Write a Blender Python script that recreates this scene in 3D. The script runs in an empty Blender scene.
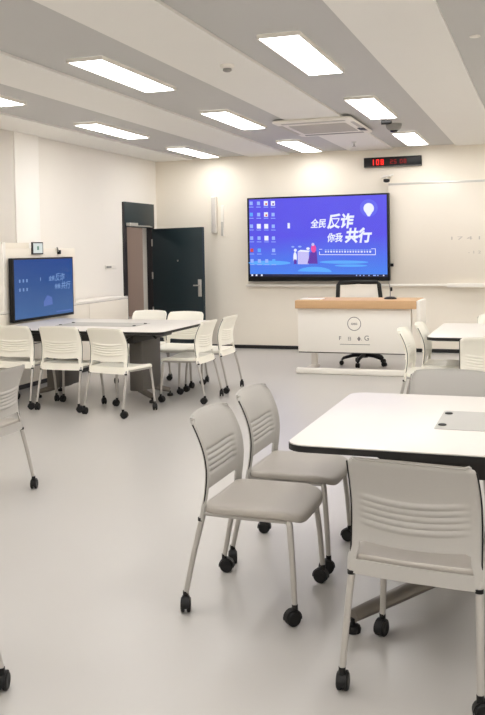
import bpy, bmesh, math, random
from mathutils import Vector, Matrix, Euler
random.seed(7)
scene = bpy.context.scene
COL = scene.collection
PI = math.pi

# ------------------------------------------------------------------ render look
scene.view_settings.view_transform = 'Standard'
scene.view_settings.look = 'None'
scene.view_settings.gamma = 1.0
scene.view_settings.exposure = 0.0
scene.view_settings.use_curve_mapping = False
scene.cycles.max_bounces = 12
scene.cycles.diffuse_bounces = 6

# ------------------------------------------------------------------ materials
def lin(c):
    return tuple(((v/255)/12.92 if v/255 <= .04045 else ((v/255+.055)/1.055)**2.4) for v in c)

def mat(name, rgb, rough=.5, metal=0., var=.03, scale=30., bump=0., spec=.5, stretch=None):
    """procedural principled material: base colour with a soft noise variation"""
    m = bpy.data.materials.new(name); m.use_nodes = True
    nt = m.node_tree; b = nt.nodes['Principled BSDF']
    c = lin(rgb)
    tc = nt.nodes.new('ShaderNodeTexCoord')
    mp = nt.nodes.new('ShaderNodeMapping')
    if stretch: mp.inputs['Scale'].default_value = stretch
    nz = nt.nodes.new('ShaderNodeTexNoise'); nz.inputs['Scale'].default_value = scale
    nz.inputs['Detail'].default_value = 4
    nt.links.new(tc.outputs['Object'], mp.inputs['Vector'])
    nt.links.new(mp.outputs['Vector'], nz.inputs['Vector'])
    mx = nt.nodes.new('ShaderNodeMix'); mx.data_type = 'RGBA'
    mx.inputs[6].default_value = (*[v*(1-var) for v in c], 1)
    mx.inputs[7].default_value = (*[min(1, v*(1+var)) for v in c], 1)
    nt.links.new(nz.outputs['Fac'], mx.inputs[0])
    nt.links.new(mx.outputs[2], b.inputs['Base Color'])
    b.inputs['Roughness'].default_value = rough
    b.inputs['Metallic'].default_value = metal
    b.inputs['Specular IOR Level'].default_value = spec
    if bump:
        bp = nt.nodes.new('ShaderNodeBump'); bp.inputs['Strength'].default_value = bump
        bp.inputs['Distance'].default_value = .002
        nt.links.new(nz.outputs['Fac'], bp.inputs['Height'])
        nt.links.new(bp.outputs['Normal'], b.inputs['Normal'])
    return m

def glow(name, rgb, strength=1., c2=None, axis='Z', lo=0., hi=1.):
    """something that gives off light; with c2 a picture gradient (screens only)"""
    m = bpy.data.materials.new(name); m.use_nodes = True
    nt = m.node_tree; b = nt.nodes['Principled BSDF']
    b.inputs['Base Color'].default_value = (.01, .01, .012, 1)
    b.inputs['Roughness'].default_value = .25
    b.inputs['Emission Strength'].default_value = strength
    if c2 is None:
        b.inputs['Emission Color'].default_value = (*lin(rgb), 1)
    else:
        tc = nt.nodes.new('ShaderNodeTexCoord'); sp = nt.nodes.new('ShaderNodeSeparateXYZ')
        nt.links.new(tc.outputs['Object'], sp.inputs[0])
        mr = nt.nodes.new('ShaderNodeMapRange')
        mr.inputs['From Min'].default_value = lo; mr.inputs['From Max'].default_value = hi
        nt.links.new(sp.outputs[axis], mr.inputs['Value'])
        nz = nt.nodes.new('ShaderNodeTexNoise'); nz.inputs['Scale'].default_value = 2.2
        nt.links.new(tc.outputs['Object'], nz.inputs['Vector'])
        ad = nt.nodes.new('ShaderNodeMath'); ad.operation = 'MULTIPLY_ADD'
        ad.inputs[1].default_value = .25; ad.inputs[2].default_value = -.125
        nt.links.new(nz.outputs['Fac'], ad.inputs[0])
        sm = nt.nodes.new('ShaderNodeMath'); sm.operation = 'ADD'; sm.use_clamp = True
        nt.links.new(mr.outputs['Result'], sm.inputs[0]); nt.links.new(ad.outputs[0], sm.inputs[1])
        mx = nt.nodes.new('ShaderNodeMix'); mx.data_type = 'RGBA'
        mx.inputs[6].default_value = (*lin(rgb), 1); mx.inputs[7].default_value = (*lin(c2), 1)
        nt.links.new(sm.outputs[0], mx.inputs[0])
        nt.links.new(mx.outputs[2], b.inputs['Emission Color'])
    return m

M = {}
M['floor'] = mat('vinyl_floor', (182, 179, 175), .30, var=.025, scale=1.2, spec=.45)
M['wall'] = mat('wall_paint', (243, 239, 231), .75, var=.01, scale=3)
M['wall_back'] = mat('back_wall_paint', (243, 236, 223), .75, var=.012, scale=2)
M['pillar'] = mat('pillar_white_paint', (250, 247, 241), .7, var=.01, scale=3)
M['wall_darker'] = mat('darker_wall_tone', (222, 217, 209), .75, var=.01, scale=3)  # slightly darker than the main wall colour
M['corridor'] = mat('corridor_paint', (190, 172, 160), .7, var=.02, scale=2)
M['ceil_dark'] = mat('ceiling_grey_strip', (196, 195, 193), .6, var=.02, scale=6, stretch=(30, .4, 1))
M['ceil_light'] = mat('ceiling_cream_strip', (238, 236, 231), .6, var=.01, scale=4)
M['black'] = mat('black_plastic', (13, 13, 14), .5, var=.1, scale=60, spec=.35)
M['black_gloss'] = mat('black_gloss', (16, 16, 20), .25, var=.1, scale=20)
M['baseboard'] = mat('black_baseboard', (18, 18, 19), .5, var=.1)
M['door'] = mat('dark_teal_door', (24, 42, 48), .45, var=.06, scale=8)
M['frame_dark'] = mat('dark_frame', (38, 34, 36), .5, var=.08, scale=10)
M['steel'] = mat('brushed_steel', (196, 190, 184), .3, metal=.85, var=.05, scale=80)
M['leg_grey'] = mat('grey_leg_paint', (182, 178, 173), .35, metal=.35, var=.03, scale=60)
M['chair_grey'] = mat('grey_chair_plastic', (178, 175, 170), .5, var=.02, scale=120, bump=.05)
M['seat_shaded'] = mat('chair_plastic_shaded', (169, 163, 155), .55, var=.02, scale=120, bump=.05)  # same plastic as the shell; the darker seat tone stands in for shade
M['chair_white'] = mat('cream_chair_plastic', (247, 244, 232), .5, var=.015, scale=120, bump=.05)
M['laminate'] = mat('white_laminate', (217, 212, 206), .35, var=.008, scale=20)
M['edge'] = mat('dark_table_edge', (15, 13, 12), .5, var=.1, scale=40)
M['under'] = mat('dark_table_steel', (40, 37, 35), .5, metal=.2, var=.08, scale=20)
M['foot'] = mat('grey_foot_metal', (128, 121, 113), .45, metal=.4, var=.04, scale=30)
M['pedestal'] = mat('grey_pedestal', (105, 101, 96), .5, metal=.2, var=.04, scale=20)
M['white'] = mat('white_paint', (240, 236, 228), .45, var=.01, scale=10)
M['board'] = mat('whiteboard_enamel', (230, 223, 211), .3, var=.008, scale=4)
M['panel'] = mat('white_panel', (240, 233, 219), .4, var=.008, scale=4)
M['alu'] = mat('aluminium', (205, 203, 198), .35, metal=.6, var=.03, scale=60)
M['wood'] = mat('light_oak', (206, 168, 126), .5, var=.09, scale=6, stretch=(1, 14, 14))
M['grey_plastic'] = mat('grey_plastic', (150, 148, 144), .5, var=.04, scale=40)
M['mid_grey'] = mat('mid_grey_grille', (196, 192, 186), .6, var=.05, scale=80)
M['tray'] = mat('power_tray_grey', (176, 174, 169), .45, var=.02, scale=40)
M['ink'] = mat('grey_ink', (128, 125, 124), .6, var=.1)
M['faint_ink'] = mat('faint_marker', (188, 182, 176), .6, var=.1)
M['lamp'] = glow('lamp_diffuser', (255, 252, 249), 13.9)
M['led'] = glow('red_led', (235, 30, 22), 1.6)
M['led_dim'] = glow('red_led_dim', (170, 20, 18), .6)
M['scr'] = glow('screen_picture', (62, 132, 238), 1.0, (82, 74, 230), 'Z', .05, .62)
M['scr_white'] = glow('screen_white', (236, 240, 255), 1.0)
M['scr_pale'] = glow('screen_pale', (150, 178, 250), 1.0)
M['scr_lav'] = glow('screen_lavender', (196, 190, 246), 1.0)
M['scr_cyan'] = glow('screen_cyan', (88, 170, 250), 1.0)
M['scr_pink'] = glow('screen_pink', (232, 70, 160), 1.0)
M['scr_violet'] = glow('screen_violet', (92, 42, 168), 1.0)
M['scr_halo'] = glow('screen_halo', (92, 96, 236), 1.0)
M['scr_red'] = glow('screen_red', (208, 60, 60), 1.0)
M['scr_bar'] = glow('screen_bar', (12, 18, 60), 1.0)
M['dim'] = glow('dim_screen_picture', (34, 92, 154), .9, (22, 66, 134), 'Z', .05, .6)
M['dim_pale'] = glow('dim_screen_pale', (112, 146, 196), 1.0)
M['dim_lav'] = glow('dim_screen_lavender', (72, 104, 176), 1.0)
M['tablet'] = glow('tablet_screen', (226, 232, 222), .9)
M['green'] = glow('tablet_mark', (120, 160, 130), .8)

# ------------------------------------------------------------------ mesh helpers
def obj(name, bm, mats, parent=None, smooth=False, bevel=0., seg=2, angle=35, solid=0.):
    me = bpy.data.meshes.new(name)
    bmesh.ops.recalc_face_normals(bm, faces=bm.faces)
    bm.to_mesh(me); bm.free()
    if not isinstance(mats, (list, tuple)): mats = [mats]
    for m in mats: me.materials.append(m)
    o = bpy.data.objects.new(name, me); COL.objects.link(o)
    if solid:
        md = o.modifiers.new('Solidify', 'SOLIDIFY'); md.thickness = solid; md.offset = 0
        md.use_even_offset = False
        bpy.context.view_layer.update()
        dg = bpy.context.evaluated_depsgraph_get()
        nm = bpy.data.meshes.new_from_object(o.evaluated_get(dg))
        o.modifiers.clear(); o.data = nm; nm.name = name
    if bevel:
        md = o.modifiers.new('Bevel', 'BEVEL'); md.width = bevel; md.segments = seg
        md.limit_method = 'ANGLE'; md.angle_limit = math.radians(40)
        bpy.context.view_layer.update()
        dg = bpy.context.evaluated_depsgraph_get()
        nm = bpy.data.meshes.new_from_object(o.evaluated_get(dg))
        o.modifiers.clear(); o.data = nm; nm.name = name
    if smooth or bevel:
        o.data.shade_smooth()
        o.data.set_sharp_from_angle(angle=math.radians(angle))
    if parent is not None: o.parent = parent
    return o

def thing(name, label, cat, loc=(0, 0, 0), rz=0., group=None):
    o = bpy.data.objects.new(name, None); COL.objects.link(o)
    o.empty_display_size = .1
    o.location = loc; o.rotation_euler = (0, 0, rz)
    o['label'] = label; o['category'] = cat
    if group: o['group'] = group
    return o

def tag(o, label, cat, group=None):
    o['label'] = label; o['category'] = cat
    if group: o['group'] = group
    return o

def struct(o):
    o['kind'] = 'structure'; return o

def NB(): return bmesh.new()

def box(bm, x0, x1, y0, y1, z0, z1, mi=0, rot=None, piv=None):
    vs = [bm.verts.new((x, y, z)) for z in (z0, z1) for y in (y0, y1) for x in (x0, x1)]
    if rot is not None:
        p = Vector(piv) if piv else Vector(((x0+x1)/2, (y0+y1)/2, (z0+z1)/2))
        for v in vs: v.co = p + rot @ (v.co - p)
    for f in ((0, 2, 3, 1), (4, 5, 7, 6), (0, 1, 5, 4), (2, 6, 7, 3), (0, 4, 6, 2), (1, 3, 7, 5)):
        bm.faces.new([vs[i] for i in f]).material_index = mi
    return vs

def tube(bm, pts, r, n=12, mi=0, flat=1.0):
    """swept tube; r a number or one radius per point"""
    pts = [Vector(p) for p in pts]
    rs = r if isinstance(r, (list, tuple)) else [r]*len(pts)
    rings = []
    prev = None
    for i, p in enumerate(pts):
        a = pts[max(0, i-1)]; b = pts[min(len(pts)-1, i+1)]
        t = (b-a).normalized()
        if prev is None:
            ref = Vector((1, 0, 0)) if abs(t.x) < .8 else Vector((0, 1, 0))
            u = t.cross(ref).normalized()
        else:
            u = (prev - t*prev.dot(t)).normalized()
        prev = u
        w = t.cross(u)
        rings.append([bm.verts.new(p + rs[i]*(math.cos(2*PI*k/n)*u*flat + math.sin(2*PI*k/n)*w)) for k in range(n)])
    for a, b in zip(rings, rings[1:]):
        for k in range(n):
            bm.faces.new((a[k], a[(k+1) % n], b[(k+1) % n], b[k])).material_index = mi
    bm.faces.new(rings[0]).material_index = mi
    bm.faces.new(rings[-1][::-1]).material_index = mi

def lathe(bm, prof, c=(0, 0, 0), n=24, axis='Z', mi=0):
    """prof: list of (radius, height) turned around an axis through c"""
    c = Vector(c); rings = []
    for r, h in prof:
        ring = []
        for k in range(n):
            a = 2*PI*k/n
            if axis == 'Z': v = Vector((r*math.cos(a), r*math.sin(a), h))
            elif axis == 'X': v = Vector((h, r*math.cos(a), r*math.sin(a)))
            else: v = Vector((r*math.cos(a), h, r*math.sin(a)))
            ring.append(bm.verts.new(c+v))
        rings.append(ring)
    for a, b in zip(rings, rings[1:]):
        for k in range(n):
            bm.faces.new((a[k], a[(k+1) % n], b[(k+1) % n], b[k])).material_index = mi
    bm.faces.new(rings[0][::-1]).material_index = mi
    bm.faces.new(rings[-1]).material_index = mi

def rrect(x0, x1, y0, y1, r, n=6):
    pts = []
    for cx, cy, a0 in ((x1-r, y1-r, 0), (x0+r, y1-r, 90), (x0+r, y0+r, 180), (x1-r, y0+r, 270)):
        for k in range(n+1):
            a = math.radians(a0+90*k/n)
            pts.append((cx+r*math.cos(a), cy+r*math.sin(a)))
    return pts

def slab(bm, pts, z0, z1, mi=0):
    a = [bm.verts.new((x, y, z0)) for x, y in pts]
    b = [bm.verts.new((x, y, z1)) for x, y in pts]
    n = len(pts)
    for k in range(n):
        bm.faces.new((a[k], a[(k+1) % n], b[(k+1) % n], b[k])).material_index = mi
    bm.faces.new(a[::-1]).material_index = mi
    bm.faces.new(b).material_index = mi

def poly(bm, pts3, mi=0):
    f = bm.faces.new([bm.verts.new(p) for p in pts3]); f.material_index = mi
    return f

def text_into(bm, body, size, place, mi=0, offset=0., shear=0., width=None):
    """adds flat lettering; place maps (x, y) of the text to a 3D point"""
    cu = bpy.data.curves.new('lettering', 'FONT'); cu.body = body; cu.size = size
    cu.offset = offset; cu.shear = shear; cu.align_x = 'LEFT'; cu.resolution_u = 3
    o = bpy.data.objects.new('lettering', cu); COL.objects.link(o)
    bpy.context.view_layer.update()
    dg = bpy.context.evaluated_depsgraph_get()
    me = bpy.data.meshes.new_from_object(o.evaluated_get(dg))
    xs = [v.co.x for v in me.vertices]
    k = 1.0
    if xs and width: k = width/(max(xs)-min(xs))
    x0 = min(xs) if xs else 0
    vs = [bm.verts.new(place((v.co.x-x0)*k, v.co.y)) for v in me.vertices]
    for p in me.polygons:
        try: bm.faces.new([vs[i] for i in p.vertices]).material_index = mi
        except ValueError: pass
    bpy.data.objects.remove(o); bpy.data.curves.remove(cu); bpy.data.meshes.remove(me)

def dup(root, loc, rz, label, group=None):
    r = root.copy(); COL.objects.link(r); r.location = loc; r.rotation_euler = (0, 0, rz)
    r['label'] = label
    if group: r['group'] = group
    for ch in list(root.children):
        c = ch.copy(); COL.objects.link(c); c.parent = r
        for g in list(ch.children):
            d = g.copy(); COL.objects.link(d); d.parent = c
    return r

# ------------------------------------------------------------------ the room
XL, XR, YF, YB, H = -5.38, 3.6, -3.2, 11.575, 2.70
WT = .15
DY0, DY1, DZ = 10.50, 11.40, 2.07        # doorway in the left wall
bm = NB(); box(bm, -9.2, XR+.2, YF-.2, 17, -.1, 0); floor = struct(obj('floor', bm, M['floor']))
# ceiling: grey boards with cream boards hung 2 cm lower
STRIPS = [(-5.36, -4.79), (-3.93, -3.34), (-2.486, -1.91), (-1.10, -.55), (.30, .87), (1.73, 2.30), (3.05, 3.58)]
bm = NB(); box(bm, -9.2, XR+.2, YF-.2, 17, H+.02, H+.12, 0)
for a, b in STRIPS: box(bm, a, b, YF+.01, YB-.005, H, H+.019, 1)
ceiling = struct(obj('ceiling', bm, [M['ceil_dark'], M['ceil_light']]))
bm = NB(); box(bm, XL-WT, XR+.2, YB, YB+.2, 0, H+.02); struct(obj('wall_back', bm, M['wall_back']))
bm = NB(); box(bm, XR, XR+.2, YF, YB, 0, H+.02); struct(obj('wall_right', bm, M['wall']))
bm = NB(); box(bm, XL-WT, XR+.2, YF-.2, YF, 0, H+.02); struct(obj('wall_front', bm, M['wall']))
bm = NB()
box(bm, XL-WT, XL, YF, DY0, 0, H+.02); box(bm, XL-WT, XL, DY1, YB, 0, H+.02); box(bm, XL-WT, XL, DY0, DY1, DZ, H+.02)
struct(obj('wall_left', bm, M['wall']))
bm = NB(); box(bm, XL-.02, XL+.045, 7.945, 8.41, .0, H+.019); struct(obj('trim_1', bm, M['pillar'], bevel=.004))
bm = NB(); box(bm, XL-.02, XL+.03, YF, 7.944, .0, H+.019); struct(obj('trim_2', bm, M['wall_darker']))  # thin sheet over the wall, slightly darker, ending at the pillar
bm = NB(); box(bm, -9.2, -9.0, YF, 17, 0, H+.02); box(bm, -9.2, XL-WT, 16.8, 17, 0, H+.02); box(bm, XL-WT-.001, XL-.02, YB+.2, 17, 0, H+.02)
struct(obj('wall_corridor', bm, M['corridor']))
bm = NB(); box(bm, XL-WT, XR, YB-.012, YB, 0, .05); struct(obj('baseboard_back', bm, M['baseboard'], bevel=.002))
bm = NB(); box(bm, XL, XL+.012, DY1+.06, YB-.012, 0, .05); struct(obj('baseboard_left', bm, M['baseboard'], bevel=.002))

# door: dark frame with a blank transom, leaf swung into the room
door = bpy.data.objects.new('door_1', None); COL.objects.link(door); door.location = (XL, DY1, 0); struct(door)
bm = NB(); box(bm, -.06, .025, -.92, -.83, 0, DZ); box(bm, -.06, .025, -.05, .03, 0, DZ)
obj('door_frame', bm, M['frame_dark'], door, bevel=.003)
bm = NB(); box(bm, -.05, .03, -.90, .03, 1.735, DZ+.004); obj('transom_panel', bm, M['door'], door, bevel=.003)
LEAF = .945
hinge = (0.045, -.05, 0)
ang = math.atan2(11.057-(DY1-.05), -4.457-(XL+.045))
leaf_m = Matrix.Translation(hinge) @ Matrix.Rotation(ang, 4, 'Z')
bm = NB(); box(bm, 0, LEAF, -.022, .022, .012, 1.72)
leaf = obj('door_leaf', bm, M['door'], door, bevel=.003); leaf.matrix_local = leaf_m
bm = NB(); box(bm, LEAF-.085, LEAF-.025, -.034, -.022, .765, 1.0)
obj('handle_plate', bm, M['alu'], leaf, bevel=.004)
bm = NB(); tube(bm, [(LEAF-.052, -.03, .92), (LEAF-.052, -.075, .92), (LEAF-.065, -.08, .92), (LEAF-.125, -.08, .918)], .009)
obj('door_handle', bm, M['steel'], leaf, smooth=True)
for z in (.55, 1.05, 1.52):
    bm = NB(); lathe(bm, [(.011, -.05), (.011, .05)], (.0, -.027, z), 12); obj('hinge', bm, M['steel'], leaf, smooth=True)
bm = NB(); lathe(bm, [(.012, 0), (.012, .008), (.006, .010)], (LEAF*.52, -.032, 1.26), 16, 'Y'); obj('peephole', bm, M['steel'], leaf, smooth=True)
bm = NB(); box(bm, .03, .09, -.86, -.62, 1.745, 1.79); tube(bm, [(.06, -.64, 1.75), (.16, -.42, 1.745), (.10, -.2, 1.74)], .008)
obj('door_closer', bm, M['alu'], door)

# ------------------------------------------------------------------ ceiling fixtures
def make_light():
    t = thing('ceiling_light', '', 'ceiling light')
    bm = NB()
    w, l = .138, .62
    for a in ((-w, -w+.012, -l, l), (w-.012, w, -l, l), (-w+.012, w-.012, -l, -l+.012), (-w+.012, w-.012, l-.012, l)):
        box(bm, a[0], a[1], a[2], a[3], -.014, .012)
    obj('frame', bm, M['white'], t)
    bm = NB(); slab(bm, rrect(-w+.012, w-.012, -l+.012, l-.012, .03, 5), -.012, .008)
    obj('diffuser', bm, M['lamp'], t)
    return t
L0 = make_light(); first = [True]
def place_light(x, y, label, group):
    if first[0]:
        first[0] = False; L0.location = (x, y, H+.006); L0['label'] = label; L0['group'] = group; return L0
    return dup(L0, (x, y, H+.006), 0, label, group)
GL = 'lit rectangular ceiling panels'
for x, y, lb in [
    (-1.535, 5.72, 'large bright ceiling panel at top centre, widest of all, nearest the camera'),
    (-1.53, 8.13, 'lit ceiling panel directly right of the air conditioner cassette'),
    (-1.53, 10.60, 'lit ceiling panel above the red LED clock'),
    (-2.94, 5.84, 'long lit ceiling panel at upper left, below a cream strip'),
    (-2.95, 8.27, 'lit ceiling panel left of the air conditioner, in the middle row'),
    (-2.95, 10.72, 'lit ceiling panel just above the blue wall screen top edge'),
    (-4.40, 5.93, 'lit ceiling panel cut by the left edge of the photo'),
    (-4.40, 8.42, 'lit ceiling panel over the left wall screen and pillar'),
    (-4.42, 10.73, 'lit ceiling panel above the open teal door')]:
    place_light(x, y, lb, GL)
GH = 'lit ceiling panels outside the frame'
for x in (-4.40, -2.95, -1.53):
    for y in (3.36, .92, -1.5): place_light(x, y, 'unseen lit rectangular ceiling panel outside the frame', GH)  # rearmost row is unseen, added to brighten the foreground
for x in (-.13, 1.30, 2.68):
    for y in (-1.5, .92, 3.36, 5.75, 8.2, 10.65):  # here too the rearmost row is added for foreground light
        place_light(x, y, 'unseen lit rectangular ceiling panel outside the frame', GH)

for x, y in ((-7.9, 13.0), (-7.9, 15.2), (-6.3, 13.9), (-6.3, 15.8), (-7.3, 10.2)):  # unseen lamps added so the corridor does not render dark
    place_light(x, y, 'unseen light panel added to brighten the corridor beyond the doorway', 'added corridor light panels')

ac = thing('air_conditioner', 'white ceiling cassette air conditioner with central grille between the light panels', 'air conditioner', (-2.22, 9.03, H))
bm = NB(); slab(bm, rrect(-.41, .41, -.59, .59, .05, 5), -.026, 0); obj('body', bm, M['white'], ac, bevel=.01)
bm = NB()
for k in range(16):
    y = -.30 + .6*k/15; box(bm, -.30, .30, y-.012, y+.012, -.032, -.025)
obj('intake_grille', bm, M['mid_grey'], ac)
for (x0, x1, y0, y1) in ((-.33, .33, .44, .50), (-.33, .33, -.50, -.44), (-.40, -.36, -.36, .36), (.36, .40, -.36, .36)):
    bm = NB(); box(bm, x0, x1, y0, y1, -.030, -.025); obj('air_outlet', bm, M['mid_grey'] if y0 < .4 else M['grey_plastic'], ac)
bm = NB(); box(bm, .33, .40, .12, .30, -.032, -.025); obj('display_window', bm, M['black'], ac, bevel=.002)

sd = thing('smoke_detector', 'small round white smoke detector on the cream strip near the top centre', 'smoke detector', (-2.11, 5.765, H))
bm = NB(); lathe(bm, [(.052, 0), (.052, -.012), (.044, -.022), (.03, -.026)], n=28); obj('base', bm, M['white'], sd, smooth=True)
bm = NB(); lathe(bm, [(.03, -.024), (.032, -.040), (.018, -.048)], n=24); obj('sensor_head', bm, M['grey_plastic'], sd, smooth=True)
dl = thing('downlight', 'small round ceiling downlight on the grey strip in the upper right', 'downlight', (-.415, 5.68, H+.02))
bm = NB(); lathe(bm, [(.034, 0), (.034, -.006), (.026, -.008)], n=28); obj('rim', bm, M['white'], dl, smooth=True)
bm = NB(); lathe(bm, [(.025, -.004), (.025, -.0095)], n=28); obj('lens', bm, M['white'], dl)
cc = thing('ceiling_camera', 'small black camera hanging from the ceiling beside a light panel', 'camera', (-1.515, 8.78, H+.02))
bm = NB(); lathe(bm, [(.035, 0), (.035, -.012), (.012, -.018), (.012, -.045)], n=20); obj('mount', bm, M['grey_plastic'], cc, smooth=True)
bm = NB(); tube(bm, [(-.05, .0, -.06), (.03, .0, -.06), (.055, 0, -.06)], [.022, .022, .015], 16); obj('body', bm, M['black'], cc, smooth=True)
sn = thing('ceiling_sensor', 'dark grey dome sensor on the ceiling just above the panel nearest the LED clock', 'sensor', (-1.535, 9.36, H+.02))
bm = NB(); lathe(bm, [(.085, 0), (.085, -.02), (.075, -.05), (.05, -.07)], n=28); obj('housing', bm, M['grey_plastic'], sn, smooth=True)
bm = NB(); lathe(bm, [(.048, -.066), (.035, -.085), (.012, -.092)], n=24); obj('lens_dome', bm, M['black_gloss'], sn, smooth=True)
pl = thing('sprinkler_head', 'tiny metal sprinkler head on the cream strip left of the LED clock', 'sprinkler', (-2.22, 10.55, H))
bm = NB(); lathe(bm, [(.032, 0), (.032, -.006), (.01, -.01), (.01, -.03)], n=16); obj('escutcheon', bm, M['alu'], pl, smooth=True)
bm = NB(); lathe(bm, [(.008, -.028), (.008, -.05), (.022, -.052), (.022, -.056)], n=16); obj('deflector', bm, M['grey_plastic'], pl, smooth=True)

# ------------------------------------------------------------------ back wall
led = thing('led_clock', 'black LED clock sign with red digits high on the back wall', 'clock', (-1.915, YB, 2.53))
bm = NB(); box(bm, -.38, .38, -.06, -.001, -.066, .066); obj('housing', bm, M['black'], led, bevel=.004)
SEG = {'0': 'abcdef', '1': 'bc', '2': 'abged', '3': 'abgcd', '4': 'fgbc', '5': 'afgcd', '6': 'afgecd', '7': 'abc', '8': 'abcdefg', '9': 'abcfgd'}
def digit(bm, ch, x, z, w, h, y, t, mi):
    S = {'a': (0, w, h-t, h), 'd': (0, w, 0, t), 'g': (0, w, h/2-t/2, h/2+t/2), 'f': (0, t, h/2, h), 'b': (w-t, w, h/2, h), 'e': (0, t, 0, h/2), 'c': (w-t, w, 0, h/2)}
    for s in SEG[ch]:
        a = S[s]; box(bm, x+a[0], x+a[1], y-.001, y, z+a[2], z+a[3], mi)
bm = NB()
for ch, x, mi in (('1', -.285, 0), ('0', -.215, 0), ('8', -.155, 0), ('2', -.03, 1), ('5', .02, 1), ('0', .10, 1), ('8', .15, 1)):
    digit(bm, ch, x, -.038 if mi == 0 else -.028, .042 if mi == 0 else .036, .076 if mi == 0 else .056, -.0605, .014 if mi == 0 else .010, mi)
obj('red_digits', bm, [M['led'], M['led_dim']], led)
bm = NB(); box(bm, -.378, .378, -.0602, -.0598, -.064, -.058); obj('lower_lip', bm, M['grey_plastic'], led)

# whiteboard system across the wall, sliding right-hand board
wb = thing('whiteboard', 'long white sliding writing board on the back wall right of the big screen', 'whiteboard', (-1.97, YB, .88))
bm = NB(); box(bm, 0, 3.3, -.07, -.045, .03, 1.335); obj('board_panel', bm, M['board'], wb, bevel=.003)
bm = NB(); box(bm, 0, 3.3, -.055, -.001, 1.335, 1.365); obj('top_rail', bm, M['alu'], wb, bevel=.003)
bm = NB(); box(bm, -2.01, 3.3, -.085, -.001, .0, .03); obj('bottom_rail', bm, M['white'], wb, bevel=.003)
bm = NB(); box(bm, .76, 1.9, -.14, -.086, -.012, .026); box(bm, .76, 1.9, -.145, -.138, -.012, .04); obj('pen_tray', bm, M['white'], wb, bevel=.003)
bm = NB(); box(bm, -2.0, 0, -.002-.033, -.001, .03, 1.18); obj('rear_panel', bm, M['board'], wb)
bm = NB()
for ln, x, z, s, w in (('I 7 4 1', .81, .60, .06, .36), ('- 1 2', 1.02, .42, .05, .16)):
    text_into(bm, ln, s, lambda u, v, x=x, z=z: (x+u, -.0706, z+v), 0, 0, 0, w)
obj('faint_writing', bm, M['faint_ink'], wb)
bm = NB(); box(bm, .02, .06, -.085, -.07, .262, .302); obj('board_lock', bm, M['black'], wb, bevel=.003)

# big wall screen
W, HH = 1.972, 1.159
tv = thing('wall_screen', 'big black framed screen with a bright blue desktop on the back wall', 'screen', (-3.925, YB-.09, .956))
bm = NB(); box(bm, 0, W, -.06, .03, 0, HH); obj('housing', bm, M['black'], tv, bevel=.006)
bm = NB(); box(bm, .3, 1.7, .03, .085, .25, .95); obj('wall_bracket', bm, M['frame_dark'], tv)
SX0, SX1, SZ0, SZ1 = .028, W-.026, .072, HH-.022
SY = -.0605
def U(px): return (px-247.6)/(389-247.6)*W
def V(py, px=300):
    top = 198.2+(193-198.2)*(px-247.6)/141.4; bot = 281.6-(px-247.6)/141.4*1.1
    return HH*(1-(py-top)/(bot-top))
def P(px, py, d=.001): return (U(px), SY-d, V(py, px))
bm = NB(); poly(bm, [(SX0, SY, SZ0), (SX1, SY, SZ0), (SX1, SY, SZ1), (SX0, SY, SZ1)]); obj('screen', bm, M['scr'], tv)
SCR = [M['scr_white'], M['scr_pale'], M['scr_lav'], M['scr_cyan'], M['scr_pink'], M['scr_violet'], M['scr_red'], M['scr_bar'], M['scr_halo']]
def disc(bm, px, py, rx, ry, mi, d=.001, n=24, a0=0, a1=360):
    poly(bm, [P(px+rx*math.cos(math.radians(a0+(a1-a0)*k/n)), py-ry*math.sin(math.radians(a0+(a1-a0)*k/n)), d) for k in range(n)], mi)
def quad(bm, x0, x1, y0, y1, mi, d=.001): poly(bm, [P(x0, y1, d), P(x1, y1, d), P(x1, y0, d), P(x0, y0, d)], mi)
bm = NB()
quad(bm, 249.6, 387.2, 274.2, 276.6, 7)
for i, x in enumerate((252, 256.5, 262)): quad(bm, x-.9, x+.9, 274.5, 276.2, 0, .002)
for i, x in enumerate((357.5, 361, 364.5, 369.5, 374, 378, 383.5)): quad(bm, x-.6, x+.6 + (i == 4)*1.5, 274.6, 275.8, 1 if i < 6 else 0, .002)
obj('taskbar', bm, SCR, tv)
cols = (252, 259.7, 267.4, 274.7); rows = (203.4, 214.6, 226.3, 238.2, 250.4, 261)
kinds = [(1, 1, 0, 0), (3, 1, 0, 1), (1, 0, 0, 1), (1, 1, 0, 1), (6, 3, -1, 1), (1, 1, 1, 3)]
for r, y in enumerate(rows):
    for c, x in enumerate(cols):
        k = kinds[r][c]
        if k < 0: continue
        s = 2.1 if k == 0 else 1.6
        bm = NB()
        quad(bm, x-s, x+s, y-s*1.1, y+s*1.1, k)
        if k == 0 and r < 2: quad(bm, x-.6, x+1.2, y-.2, y+1.6, 6 if c == 2 else 5, .002)
        quad(bm, x-2.4, x+2.4, y+3.4, y+4.1, 1, .001)
        obj('desktop_icon', bm, SCR, tv)
bm = NB(); quad(bm, 289.4, 291.8, 223, 228.4, 0); obj('desktop_icon', bm, SCR, tv)
bm = NB()
def line(bm, body, px, py, h, wpx, shear=.18, off=.022):
    s = h/83.*HH
    text_into(bm, body, s*1.12, lambda u, v: (U(px)+u, SY-.0015, V(py, px)+v+.000), 0, off*s*1.3, shear, wpx/141.4*W)
line(bm, '全民', 312.8, 227.2, 8.2, 15.2)
line(bm, '反诈', 329.0, 227.0, 13.0, 27, off=.034)
line(bm, '你我', 329.3, 241.2, 8.2, 15.2)
line(bm, '共行', 346.2, 241.2, 13.0, 27, off=.034)
obj('slogan_lettering', bm, SCR, tv)
bm = NB()
for (x0, x1, y0, y1) in ((321, 376.2, 254.3, 254.9), (375.6, 376.2, 249, 254.9), (321, 321.6, 251.5, 254.9), (321, 324, 249, 249.5), (372, 376.2, 248.4, 248.9)):
    quad(bm, x0, x1, y0, y1, 0)
x = 326.5
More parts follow.
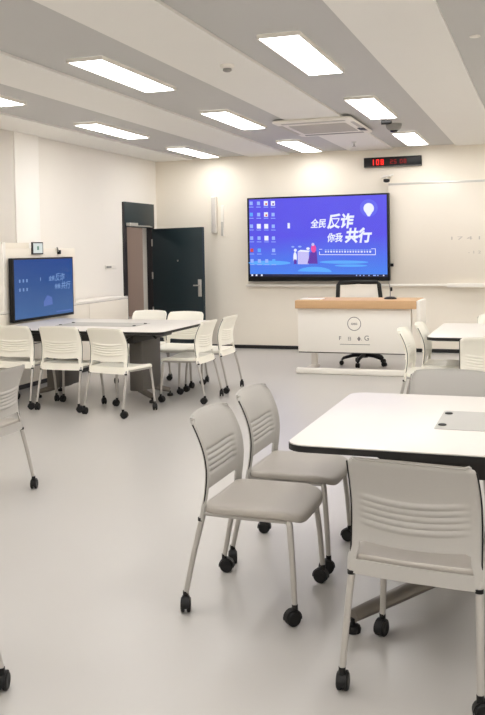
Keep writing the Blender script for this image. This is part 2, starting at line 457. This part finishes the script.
while x < 371:
    w = random.uniform(1.6, 2.6); quad(bm, x, x+w, 249.4, 250.3, 1, .0015); quad(bm, x+.3, x+w-.2, 250.9, 252.4, 0, .0015); x += w+.8
obj('caption_box', bm, SCR, tv)
bm = NB()
disc(bm, 370, 208, 8.6, 8.6, 8, .0006)
disc(bm, 370, 208.4, 5.0, 5.3, 0, .0012)
poly(bm, [P(366.2, 211.4, .0012), P(369, 216.3, .0012), P(371, 216.3, .0012), P(373.8, 211.4, .0012)], 0)
obj('balloon', bm, SCR, tv)
bm = NB()
disc(bm, 316, 272, 17, 5.2, 3, .0004, 24, 0, 180)
for px, py, rx, ry in ((270, 263, 22, 2.2), (345, 262, 24, 1.6), (352, 265.5, 16, 1.2)): disc(bm, px, py, rx, ry, 3, .0003)
quad(bm, 299.3, 310.5, 251.5, 264.2, 2)
poly(bm, [P(299.3, 251.5, .0012), P(302, 249.8, .0012), P(312, 250.6, .0012), P(310.5, 252, .0012)], 0)
disc(bm, 296.6, 257.5, 1.8, 5.5, 0); disc(bm, 297, 250.2, 1.5, 1.5, 0, .0014); quad(bm, 295.4, 298, 259.5, 264, 5, .0016)
disc(bm, 315.4, 248.5, 2.6, 4, 4, .0014); disc(bm, 314.8, 244.4, 1.5, 1.6, 2, .0016)
poly(bm, [P(309, 263.6, .0013), P(319.2, 263.6, .0013), P(318.4, 251, .0013), P(312, 252.5, .0013)], 5)
disc(bm, 309.8, 248.6, 1.8, 1.3, 0, .0017); disc(bm, 301.5, 246.6, 1.8, .9, 1); disc(bm, 294.5, 246.8, 1.6, .8, 1)
obj('illustration', bm, SCR, tv)

cam_w = thing('board_camera', 'small white camera with black lens above the top left corner of the whiteboard', 'camera', (-1.985, YB, 2.285))
bm = NB(); box(bm, -.045, .045, -.12, -.001, .045, .065); tube(bm, [(-.075, -.05, .035), (.085, -.06, .075)], .010); obj('arm', bm, M['white'], cam_w, bevel=.002)
bm = NB(); tube(bm, [(0, -.09, .055), (0, -.10, .015)], .012); obj('neck', bm, M['white'], cam_w, smooth=True)
bm = NB(); lathe(bm, [(.02, .018), (.042, .012), (.042, -.018), (.02, -.03)], (0, -.105, 0), 20); obj('lens_body', bm, M['black'], cam_w, smooth=True)

sp = thing('column_speaker', 'slim grey column loudspeaker on the wall between door and big screen', 'speaker', (-4.457, YB, 1.64))
bm = NB(); box(bm, -.038, .038, -.075, -.02, 0, .52); obj('body', bm, M['white'], sp, bevel=.008)
bm = NB(); box(bm, -.031, .031, -.079, -.074, .012, .508); obj('grille', bm, M['mid_grey'], sp, bevel=.002)
bm = NB(); box(bm, -.02, .02, -.021, -.001, .2, .32); obj('bracket', bm, M['grey_plastic'], sp)
sp2 = thing('wall_cable_duct', 'narrow white cable duct on the wall just right of the slim speaker', 'cable duct', (-4.345, YB, 1.60))
bm = NB(); box(bm, -.02, .02, -.03, -.001, 0, .43); obj('cover', bm, M['white'], sp2, bevel=.004)
bm = NB(); box(bm, -.015, .015, -.034, -.029, .0, .20); obj('control_panel', bm, M['mid_grey'], sp2, bevel=.002)

# ------------------------------------------------------------------ left wall furniture
cab = thing('low_cabinet', 'long low white wall cabinet on a black plinth under the left screen', 'cabinet', (XL+.031, 6.0, 0))
D = .274; LN = 4.0
bm = NB(); box(bm, 0, D-.02, 0, LN, .05, .80); obj('body', bm, M['frame_dark'], cab)
bm = NB(); box(bm, -.0, D, -.004, LN+.004, .80, .83); obj('top', bm, M['white'], cab, bevel=.003)
bm = NB(); box(bm, .0, D-.03, .01, LN-.01, 0, .05); obj('plinth', bm, M['baseboard'], cab)
for k in range(4):
    y0 = k*LN/4
    bm = NB(); box(bm, D-.02, D, y0+.003, y0+LN/4-.003, .055, .445); obj('door', bm, M['panel'], cab, bevel=.002)
    bm = NB(); box(bm, D-.02, D, y0+.003, y0+LN/4-.003, .455, .796); obj('drawer', bm, M['panel'], cab, bevel=.002)
bm = NB(); box(bm, 0, D-.0, LN-.004, LN+.004, .055, .796); obj('end_panel', bm, M['panel'], cab)
bp = thing('display_board', 'white upright board behind the left screen, standing on the low cabinet', 'board', (-5.15, 7.30, .83))
bm = NB(); box(bm, 0, .075, .055, 1.40, .001, .62); obj('panel', bm, M['panel'], bp, bevel=.004)
bm = NB(); box(bm, -.02, .080, 0, .055, .001, .685); obj('end_post', bm, M['white'], bp, bevel=.008)
bm = NB(); box(bm, .035, .045, .055, .52, .62, .68); obj('top_fin', bm, M['panel'], bp, bevel=.002)
ld = thing('side_screen', 'black framed screen with dim blue picture mounted along the left wall', 'screen', (-5.050, 7.36, .708))
LW, LH = 1.165, .645
bm = NB(); box(bm, .0, .050, 0, LW, 0, LH); obj('housing', bm, M['black'], ld, bevel=.005)
bm = NB(); box(bm, -.0245, 0, .3, .9, .25, .55); obj('wall_mount', bm, M['frame_dark'], ld)
bm = NB(); poly(bm, [(.0505, .022, .028), (.0505, LW-.018, .028), (.0505, LW-.018, LH-.018), (.0505, .022, LH-.018)]); obj('screen', bm, M['dim'], ld)
def Q(u, v, d=.001): return (.0505+d, u*LW, v*LH)
def q2(bm, u0, u1, v0, v1, mi, d=.001): poly(bm, [Q(u0, v0, d), Q(u1, v0, d), Q(u1, v1, d), Q(u0, v1, d)], mi)
for u in (.10, .155, .21):
    for v in (.64, .50):
        bm = NB(); q2(bm, u-.012, u+.010, v-.025, v+.025, 0); obj('desktop_icon', bm, M['dim_pale'], ld)
bm = NB(); q2(bm, .42, .43, .62, .68, 0); obj('desktop_icon', bm, M['dim_pale'], ld)
bm = NB()
for body, u, v, s, w in (('全民', .56, .62, .075, .10), ('反诈', .67, .615, .12, .17), ('你我', .66, .48, .075, .10), ('共行', .77, .47, .12, .17)):
    text_into(bm, body, s*.75, lambda a, b, u=u, v=v: (.052, u*LW+a, v*LH+b), 0, .0015, .15, w*LW)
obj('slogan_lettering', bm, [M['dim_pale']], ld)
bm = NB(); poly(bm, [Q(.47, .2), Q(.62, .22), Q(.61, .34), Q(.53, .38), Q(.47, .28)], 1); q2(bm, .68, .95, .02+.06, .10, 1); obj('illustration', bm, [M['dim_pale'], M['dim_lav']], ld)
tb = thing('wall_tablet', 'small square tablet with white face and dark frame above the left screen', 'tablet', (-5.075, 7.81, 1.388))
bm = NB(); box(bm, 0, .018, 0, .205, 0, .128); obj('housing', bm, M['frame_dark'], tb, bevel=.003)
bm = NB(); box(bm, .018, .0195, .016, .189, .012, .116); obj('screen', bm, M['tablet'], tb)
bm = NB(); box(bm, .0196, .0202, .085, .12, .045, .085); obj('icon', bm, M['green'], tb)
rc = thing('pen_holder', 'tiny black clip hanging on the white board edge right of the tablet', 'clip', (-5.075, 8.30, 1.375))
bm = NB(); box(bm, 0, .02, .02, .07, .01, .055); obj('holder', bm, M['black'], rc, bevel=.003)
bm = NB(); tube(bm, [(.012, .03, .03), (.014, .0, .085)], .008); obj('pen', bm, M['grey_plastic'], rc, smooth=True)
sw = thing('light_switch', 'slim white switch strip with a dark key on the left wall beside the door', 'switch', (XL, 9.97, 1.178))
bm = NB(); box(bm, 0, .012, 0, .30, 0, .05); obj('plate', bm, M['white'], sw, bevel=.003)
bm = NB(); box(bm, .012, .017, .02, .15, .012, .038); obj('key', bm, M['grey_plastic'], sw, bevel=.002)

# ------------------------------------------------------------------ podium, mic, office chair
pd = thing('podium', 'white teaching podium with oak top and round emblem below the big screen', 'podium', (-2.03, 9.5, 0))
bm = NB(); box(bm, -.645, .635, 0, .025, .228, .722); obj('front_panel', bm, M['white'], pd, bevel=.004)
bm = NB(); box(bm, -.665, .70, -.045, .56, .722, .815); obj('wooden_top', bm, M['wood'], pd, bevel=.006)
bm = NB(); box(bm, .70, .745, -.04, .40, .52, .815); obj('end_panel', bm, M['white'], pd, bevel=.01)
for s in (-1, 1):
    bm = NB(); box(bm, s*.555-.035, s*.555+.035, .36, .42, .03, .722); obj('leg', bm, M['white'], pd, bevel=.006)
    bm = NB(); box(bm, s*.56-.04, s*.56+.04, -.085, .50, 0, .03); obj('foot', bm, M['white'], pd, bevel=.006)
bm = NB(); box(bm, -.632, .645, -.165, -.085, 0, .064); obj('foot_bar', bm, M['white'], pd, bevel=.012)
bm = NB(); box(bm, -.645, .635, .026, .036, .215, .236); obj('lower_edge', bm, M['frame_dark'], pd)
bm = NB()
EX, EZ = .006, .552
n = 40
for r0, r1 in ((.070, .078),):
    a = [bm.verts.new((EX+r0*math.cos(2*PI*k/n), -.0008, EZ+r0*math.sin(2*PI*k/n))) for k in range(n)]
    b = [bm.verts.new((EX+r1*math.cos(2*PI*k/n), -.0008, EZ+r1*math.sin(2*PI*k/n))) for k in range(n)]
    for k in range(n): bm.faces.new((a[k], a[(k+1) % n], b[(k+1) % n], b[k]))
text_into(bm, 'oeo', .05, lambda u, v: (EX-.035+u, -.0008, EZ-.012+v), 0, .001, 0, .07)
obj('emblem', bm, M['ink'], pd)
bm = NB()
for ch, x, s in (('F', -.168, .062), ('日', -.065, .046), ('♦', .038, .05), ('.', .082, .05), ('G', .118, .078)):
    text_into(bm, ch, s, lambda u, v, x=x: (x+u, -.0008, .368+v), 0, .0008)
poly(bm, [(-.16, -.0008, .318), (.18, -.0008, .318), (.18, -.0008, .324), (-.16, -.0008, .324)])
obj('lettering', bm, M['ink'], pd)
tr = tag(obj('paper_sheet', (lambda b: (slab(b, rrect(-.13, .12, -.1, .1, .01, 3), 0, .012), b)[1])(NB()), M['white'], bevel=.002), 'small white sheet lying on the left end of the podium top', 'paper')
tr.location = (-2.53, 9.63, .8155)
mc = thing('gooseneck_microphone', 'thin black gooseneck microphone standing on the right of the podium top', 'microphone', (-1.66, 9.75, .8155))
bm = NB(); lathe(bm, [(.07, 0), (.07, .012), (.045, .024), (.012, .028)], n=24); obj('base', bm, M['black'], mc, smooth=True)
bm = NB(); tube(bm, [(0, 0, .02), (.0, .0, .10), (-.006, -.01, .16), (-.012, -.02, .185)], .006, 10); obj('gooseneck', bm, M['grey_plastic'], mc, smooth=True)
bm = NB(); tube(bm, [(.012, -.005, .09), (.012, -.005, .125), (.012, -.005, .135)], [.013, .013, .006], 12); obj('capsule', bm, M['black'], mc, smooth=True)

oc = thing('office_chair', 'black swivel office chair with white framed back behind the podium', 'chair', (-2.05, 10.2, 0), math.radians(27))
hub = NB(); lathe(hub, [(.04, .09), (.045, .14), (.03, .17)], n=18); obj('hub', hub, M['black'], oc, smooth=True)
for k in range(5):
    a = math.radians(-123+72*k); ca, sa = math.cos(a), math.sin(a)
    bm = NB(); tube(bm, [(.02*ca, .02*sa, .125), (.14*ca, .14*sa, .115), (.25*ca, .25*sa, .085), (.275*ca, .275*sa, .06)], [.026, .022, .017, .012], 10)
    lg = obj('leg', bm, M['black'], oc, smooth=True)
    bm = NB()
    for s in (-1, 1):
        lathe(bm, [(.012, -.009), (.027, -.008), (.027, .008), (.012, .009)], (0, 0, 0), 16, 'X')
        for v in bm.verts[-64:] if False else []: pass
    for i, v in enumerate(bm.verts):
        off = -.013 if i < len(bm.verts)//2 else .013
        x, y, z = v.co; x += off
        v.co = Vector((.275*ca - sa*x + ca*y, .275*sa + ca*x + sa*y, z+.0275))
    obj('caster', bm, M['black'], lg, smooth=True)
bm = NB(); lathe(bm, [(.025, .15), (.025, .38)], n=16); obj('gas_lift', bm, M['steel'], oc, smooth=True)
bm = NB(); slab(bm, rrect(-.24, .24, -.24, .22, .09, 6), .40, .47); obj('seat', bm, M['black'], oc, bevel=.02, seg=3)
def back_pts(x, z):
    return Vector((x, .24 + .10*(z-.6) - .05*(x/.28)**2, z))
bm = NB(); N1, N2 = 14, 10; gr = []
for j in range(N2+1):
    z = .58+.385*j/N2; hw = .285-.03*j/N2
    gr.append([bm.verts.new(back_pts(hw*(2*i/N1-1), z)) for i in range(N1+1)])
for j in range(N2):
    for i in range(N1): bm.faces.new((gr[j][i], gr[j][i+1], gr[j+1][i+1], gr[j+1][i]))
bk = obj('backrest', bm, M['white'], oc, smooth=True, solid=.012)
bm = NB()
loop = [back_pts(-.285, .58), back_pts(-.262, .85), back_pts(-.255, .95), back_pts(-.235, .975), back_pts(0, .98), back_pts(.235, .975), back_pts(.255, .95), back_pts(.262, .85), back_pts(.285, .58)]
tube(bm, loop, .026, 10, flat=.7); obj('back_frame', bm, M['black'], oc, smooth=True)
bm = NB(); tube(bm, [(0, .18, .40), (0, .27, .45), (0, .268, .62)], .025, 10); obj('back_support', bm, M['black'], oc, smooth=True)

# ------------------------------------------------------------------ the stacking chairs
PROF = [(.34, -.152), (.39, -.1435), (.43, -.136), (.49, -.127), (.56, -.124), (.64, -.135), (.72, -.162), (.79, -.195)]
def shell_profile(z):
    # side profile of the shell: belly at mid height, lean back at the top (smooth through the points)
    z = max(PROF[0][0], min(PROF[-1][0]-1e-6, z))
    for i in range(len(PROF)-1):
        if PROF[i][0] <= z < PROF[i+1][0]:
            p0 = PROF[max(0, i-1)]; p1 = PROF[i]; p2 = PROF[i+1]; p3 = PROF[min(len(PROF)-1, i+2)]
            h = p2[0]-p1[0]; t = (z-p1[0])/h
            m1 = (p2[1]-p0[1])/(p2[0]-p0[0])*h; m2 = (p3[1]-p1[1])/(p3[0]-p1[0])*h
            return (2*t**3-3*t*t+1)*p1[1] + (t**3-2*t*t+t)*m1 + (-2*t**3+3*t*t)*p2[1] + (t**3-t*t)*m2

def backrest_bm():
    bm = NB()
    HWd = .205
    zs = [.360+.0075*k for k in range(13)]            # apron and uprights
    z = zs[-1]
    while z < .500: z += .009; zs.append(z)
    while z < .650: z += .0036; zs.append(z)
    while z < .768: z += .0115; zs.append(z)
    zs += [.772, .776]
    us = [-1, -.985, -.95, -.9, -.86] + [-.78+1.56*i/22 for i in range(23)] + [.86, .9, .95, .985, 1]
    def pos(u, z):
        # side profile: upright leg of the shell, belly at mid height, lean back at the top
        t = (z-.392)/.384
        y = shell_profile(z)
        hw = HWd*(1-.03*max(0, (t-.6)/.4)**2) + .010*max(0, min(1, (.44-z)/.03))
        top = max(0, (z-.735)/.041)
        if top > 0 and abs(u) > .8:                     # rounded upper corners
            hw *= 1-.075*top**2.5*((abs(u)-.8)/.2)
        x = u*hw
        y += .030*(u*u-1)*max(.3, min(1, .4+t)) + .014*max(0, (abs(u)-.88)/.12)**2 - .010
        # five raised ribs
        if abs(x) < .165:
            e = min(1, (.165-abs(x))/.02)
            for k in range(5):
                zc = .632-.0245*k - .016*(1-(x/.165)**2)
                d = (z-zc)/.0082
                if abs(d) < 3: y -= .0075*e*math.exp(-d*d)
        zz = z - .036*max(0, t-.3)/.7 + .008*(1-u*u)*max(0, (t-.8)/.2)          # crowned top edge
        zz += .012*u*u*math.exp(-((z-.458)/.022)**2) if abs(u) < .85 else 0
        return Vector((x, y, zz))
    g = [[bm.verts.new(pos(u, z)) for u in us] for z in zs]
    for j in range(len(zs)-1):
        for i in range(len(us)-1):
            um = (us[i]+us[i+1])/2; zm = (zs[j]+zs[j+1])/2
            if abs(um) < .84 and .4055 < zm < .455: continue
            bm.faces.new((g[j][i], g[j][i+1], g[j+1][i+1], g[j+1][i]))
    for v in [v for v in bm.verts if not v.link_faces]: bm.verts.remove(v)
    return bm

def seat_bm():
    bm = NB(); n = 64
    def outline(k):
        a = 2*PI*k/n; c, s = math.cos(a), math.sin(a)
        e = .30 if s > 0 else .16
        x = .216*math.copysign(abs(c)**e, c); y = math.copysign(abs(s)**(e*1.25), s)
        y = .048+.197*y
        if y > .15: x *= 1-.05*((y-.15)/.095)**2
        return x, y
    rings = []
    for sc, z, drop in ((.25, .403, 1), (.5, .404, 1), (.72, .407, 1), (.88, .410, 1), (.955, .411, 1), (.985, .408, 1), (1.0, .401, 1), (1.0, .389, 1), (.99, .384, 1), (.94, .384, 1), (.6, .388, 1), (.3, .388, 1)):
        ring = []
        for k in range(n):
            x, y = outline(k); y0 = .048
            x *= sc; y = y0+(y-y0)*sc
            zz = z
            if y > .15: zz -= .024*((y-.15)/.095)**2
            zz += .006*(abs(x)/.2)**2 if sc > .5 else 0
            if y < -.1: zz += .008*((-.1-y)/.05)**2
            ring.append(bm.verts.new((x, y, zz)))
        rings.append(ring)
    for a, b in zip(rings, rings[1:]):
        for k in range(n): bm.faces.new((a[k], a[(k+1) % n], b[(k+1) % n], b[k]))
    bm.faces.new(rings[0]); bm.faces.new(rings[-1][::-1])
    return bm

def caster_bm(x, y, turn):
    bm = NB()
    R = .029
    for s in (-1, 1):
        lathe(bm, [(.010, s*.003), (R-.003, s*.004), (R, s*.007), (R, s*.015), (R-.004, s*.019), (.014, s*.020), (.008, s*.018)], (0, -.010, R), 20, 'X')
    # hood over the wheels
    n = 12; rings = []
    for k in range(n+1):
        a = math.radians(-10+200*k/n); rr = R+.0045
        rings.append([bm.verts.new((sx, -.010+rr*math.cos(a), R+rr*math.sin(a))) for sx in (-.014, .014)] +
                     [bm.verts.new((sx, -.010+(rr-.003)*math.cos(a), R+(rr-.003)*math.sin(a))) for sx in (.014, -.014)])
    for a, b in zip(rings, rings[1:]):
        for k in range(4): bm.faces.new((a[k], a[(k+1) % 4], b[(k+1) % 4], b[k]))
    bm.faces.new(rings[0]); bm.faces.new(rings[-1][::-1])
    tube(bm, [(0, 0, R+.018), (0, 0, .078)], .0115, 12)
    r = Matrix.Rotation(turn, 4, 'Z')
    for v in bm.verts: v.co = r @ v.co + Vector((x, y, 0))
    return bm

def make_chair(shell, seat_m, cat_label):
    t = thing('stacking_chair', cat_label, 'chair')
    obj('seat', seat_bm(), seat_m, t, smooth=True, angle=60)
    obj('backrest', backrest_bm(), shell, t, smooth=True, angle=50, solid=.009)
    for s in (-1, 1):
        bm = NB()
        tube(bm, [(s*.150, .165, .384), (s*.183, .190, .381), (s*.192, .198, .366), (s*.205, .211, .22), (s*.214, .220, .066)], [.0115, .0125, .0125, .0115, .0105], 12)
        lg = obj('leg', bm, M['leg_grey'], t, smooth=True)
        obj('caster', caster_bm(s*.214, .220, s*.5+.3), M['black'], lg, smooth=True, angle=40)
        bm = NB()
        tube(bm, [(s*.196, -.138, .405), (s*.200, -.146, .385), (s*.208, -.187, .22), (s*.214, -.220, .066)], [.0115, .0120, .0112, .0105], 12)
        lg = obj('leg', bm, M['leg_grey'], t, smooth=True)
        obj('caster', caster_bm(s*.214, -.220, -s*.7+2.6), M['black'], lg, smooth=True, angle=40)
        bm = NB(); lathe(bm, [(.0132, -.006), (.0132, .006)], (s*.2012, -.155, .362), 14); obj('collar', bm, M['black'], t, smooth=True)
        # dark trim along the rear edge of the shell
        bm = NB(); pts = []
        for k in range(15):
            z = .405+.355*k/14; tt = (z-.392)/.384
            y = shell_profile(z) + .004
            hw = .2085*(1-.03*max(0, (tt-.6)/.4)**2)
            pts.append((s*(hw-.0008), y-.007, z-.036*max(0, tt-.3)/.7))
        tube(bm, pts, .0026, 8); obj('edge_trim', bm, M['black'], t, smooth=True)
        bm = NB(); tube(bm, [(s*.190, .185, .378), (s*.196, .02, .380), (s*.200, -.150, .386)], .0095, 10); obj('seat_rail', bm, M['leg_grey'], t, smooth=True)
    return t

grey0 = make_chair(M['chair_grey'], M['seat_shaded'], ''); white0 = make_chair(M['chair_white'], M['chair_white'], '')
used = {'g': False, 'w': False}
def chair(kind, x, y, rz, label, group):
    src = grey0 if kind == 'g' else white0
    if not used[kind]:
        used[kind] = True
        src.location = (x, y, 0); src.rotation_euler = (0, 0, math.radians(rz)); src['label'] = label; src['group'] = group
        return src
    return dup(src, (x, y, 0), math.radians(rz), label, group)
GM, GLT, GR = 'grey chairs around the near table', 'cream chairs around the left table', 'cream chairs around the far right table'
chair('g', -1.110, 3.275, -90, 'grey chair left of the near table, front one with its whole seat in view', GM)
chair('g', -1.112, 3.815, -90, 'grey chair left of the near table, partly hidden behind its twin', GM)
chair('g', -.378, 2.835, -6.5, 'large grey chair seen from behind with ribbed back, lower right foreground', GM)
chair('g', -.475, 4.42, 180, 'grey chair back peeking over the far edge of the near table', GM)
chair('g', -3.10, 4.185, 90, 'grey chair cut off by the left photo edge, one leg showing', 'grey chairs at the left edge')
chair('g', -1.872, 2.10, 90, 'grey chair beyond the lower left corner, only its black caster showing', 'grey chairs at the left edge')
chair('w', -3.52, 6.74, -12, 'cream chair turned slightly right at the left table near side, rightmost of three', GLT)
chair('w', -4.075, 6.855, -1, 'cream chair with its back to us at the left table, middle of three', GLT)
chair('w', -4.585, 6.875, 0, 'cream chair at the left table near side, leftmost, against the photo edge', GLT)
chair('w', -3.155, 7.49, 90, 'cream chair at the right end of the left table, nearer of two side-on', GLT)
chair('w', -3.16, 8.09, 90, 'cream chair at the right end of the left table, farther of two, by the baseboard', GLT)
chair('w', -3.620, 8.30, 180, 'cream chair across the left table, its back in front of the teal door leaf', GLT)
chair('w', -4.10, 8.42, 180, 'cream chair across the left table, its back below the open doorway', GLT)
chair('w', -.89, 6.93, -90, 'cream chair side-on left of the far right table, nearer of two', GR)
chair('w', -.825, 7.44, -90, 'cream chair left of the far right table, overlapping the podium end', GR)
chair('w', -.385, 6.52, 0, 'cream chair with its back to us at the far right table', GR)
chair('w', -.41, 8.30, 180, 'cream chair back just showing above the far right table top', GR)

# ------------------------------------------------------------------ flip-top tables
def make_table(label, x0, y0, lx, ly, group, hx, hy, foot_x):
    t = thing('flip_top_table', label, 'table', (x0+lx/2, y0+ly/2, 0), 0, group)
    a, b = lx/2, ly/2
    bm = NB(); slab(bm, rrect(-a, a, -b, b, .075, 8), .6955, .700); obj('tabletop', bm, M['laminate'], t, bevel=.001)
    bm = NB()
    o1 = rrect(-a-.003, a+.003, -b-.003, b+.003, .078, 8); o2 = rrect(-a+.03, a-.03, -b+.03, b-.03, .06, 8)
    lo = [bm.verts.new((x, y, .667)) for x, y in o2]; mid = [bm.verts.new((x, y, .674)) for x, y in o1]; hi = [bm.verts.new((x, y, .695)) for x, y in o1]
    n = len(o1)
    for p, q in ((lo, mid), (mid, hi)):
        for k in range(n): bm.faces.new((p[k], p[(k+1) % n], q[(k+1) % n], q[k]))
    bm.faces.new(lo[::-1]); bm.faces.new(hi)
    obj('edge_band', bm, M['edge'], t, smooth=True, angle=30)
    for sy in (-1, 1):                                  # deep dark rail with raked ends
        bm = NB(); yb = sy*(b-.09)
        slab(bm, [(-a+.30, .667), (-a+.42, .60), (a-.42, .60), (a-.30, .667)], yb-.025, yb+.025)
        for v in bm.verts: v.co = Vector((v.co.x, v.co.z, v.co.y))
        obj('under_beam', bm, M['under'], t, bevel=.006)
    for s in (-1, 1):
        cx = s*(a-foot_x)
        bm = NB(); box(bm, cx-.07, cx+.07, -.20, .20, .10, .585); obj('pedestal', bm, M['pedestal'], t, bevel=.012)
        bm = NB(); box(bm, cx-.09, cx+.09, -.43, .43, .57, .667); obj('hinge_bracket', bm, M['under'], t, bevel=.006)
        for sy in (-1, 1):
            p = Vector((cx, sy*.12, .105)); e = Vector((cx+s*hx, sy*hy, .058))
            bm = NB(); tube(bm, [p, p.lerp(e, .5), e], [.036, .034, .028], 12, flat=.8)
            ft = obj('foot', bm, M['foot'], t, smooth=True)
            bm = NB(); lathe(bm, [(.009, .05), (.009, .03), (.026, .024), (.030, .012), (.028, 0)], (e.x, e.y, 0), 18); obj('glide', bm, M['black'], ft, smooth=True)
        bm = NB(); tube(bm, [(cx+s*.09, -.16, .64), (cx+s*.17, -.18, .628), (cx+s*.21, -.20, .60)], [.016, .014, .010], 10); obj('flip_lever', bm, M['black'], t, smooth=True)
    # flush power tray with two dark clips at each end
    bm = NB(); slab(bm, rrect(-.42, .42, -.19, .19, .012, 3), .7, .7025); pb = obj('power_tray', bm, M['tray'], t, bevel=.0008)
    for sx in (-1, 1):
        for sy in (-1, 1):
            bm = NB(); lathe(bm, [(.016, .702), (.016, .707), (.010, .709)], (sx*.395, sy*.12, 0), 14); obj('clip', bm, M['black'], pb, smooth=True)
    return t
GT = 'white flip-top tables'
make_table('large white flip-top table with dark edge and grey power tray, right foreground', -.891, 2.962, 1.80, 1.165, GT, .272, .475, .49)
make_table('white flip-top table on the left in front of the dim side screen', -4.95, 6.80, 1.81, 1.26, GT, .16, .20, .46)
make_table('white flip-top table at the far right below the whiteboard', -.88, 6.77, 1.80, 1.27, GT, .20, .46, .49)

# ------------------------------------------------------------------ camera
F, CX, CY = 866.2, 242.5, 277.1
yaw, pitch, roll = .3375, .0317, -.0171
f = Vector((-math.sin(yaw)*math.cos(pitch), math.cos(yaw)*math.cos(pitch), -math.sin(pitch)))
r = Vector((math.cos(yaw), math.sin(yaw), 0)); u = r.cross(f)
r2 = math.cos(roll)*r + math.sin(roll)*u; u2 = -math.sin(roll)*r + math.cos(roll)*u
cd = bpy.data.cameras.new('camera'); cam = bpy.data.objects.new('camera', cd); COL.objects.link(cam)
m3 = Matrix((r2, u2, -f)).transposed().to_4x4(); m3.translation = Vector((0, 0, 1.40))
cam.matrix_world = m3
cd.sensor_fit = 'HORIZONTAL'; cd.sensor_width = 36; cd.lens = 36*F/485
cd.shift_x = (242.5-CX)/485; cd.shift_y = -(357.5-CY)/485
cd.clip_start = .05; cd.clip_end = 60
scene.camera = cam
w = bpy.data.worlds.new('world'); scene.world = w; w.use_nodes = True
w.node_tree.nodes['Background'].inputs[0].default_value = (.8, .85, 1, 1)
w.node_tree.nodes['Background'].inputs[1].default_value = .3
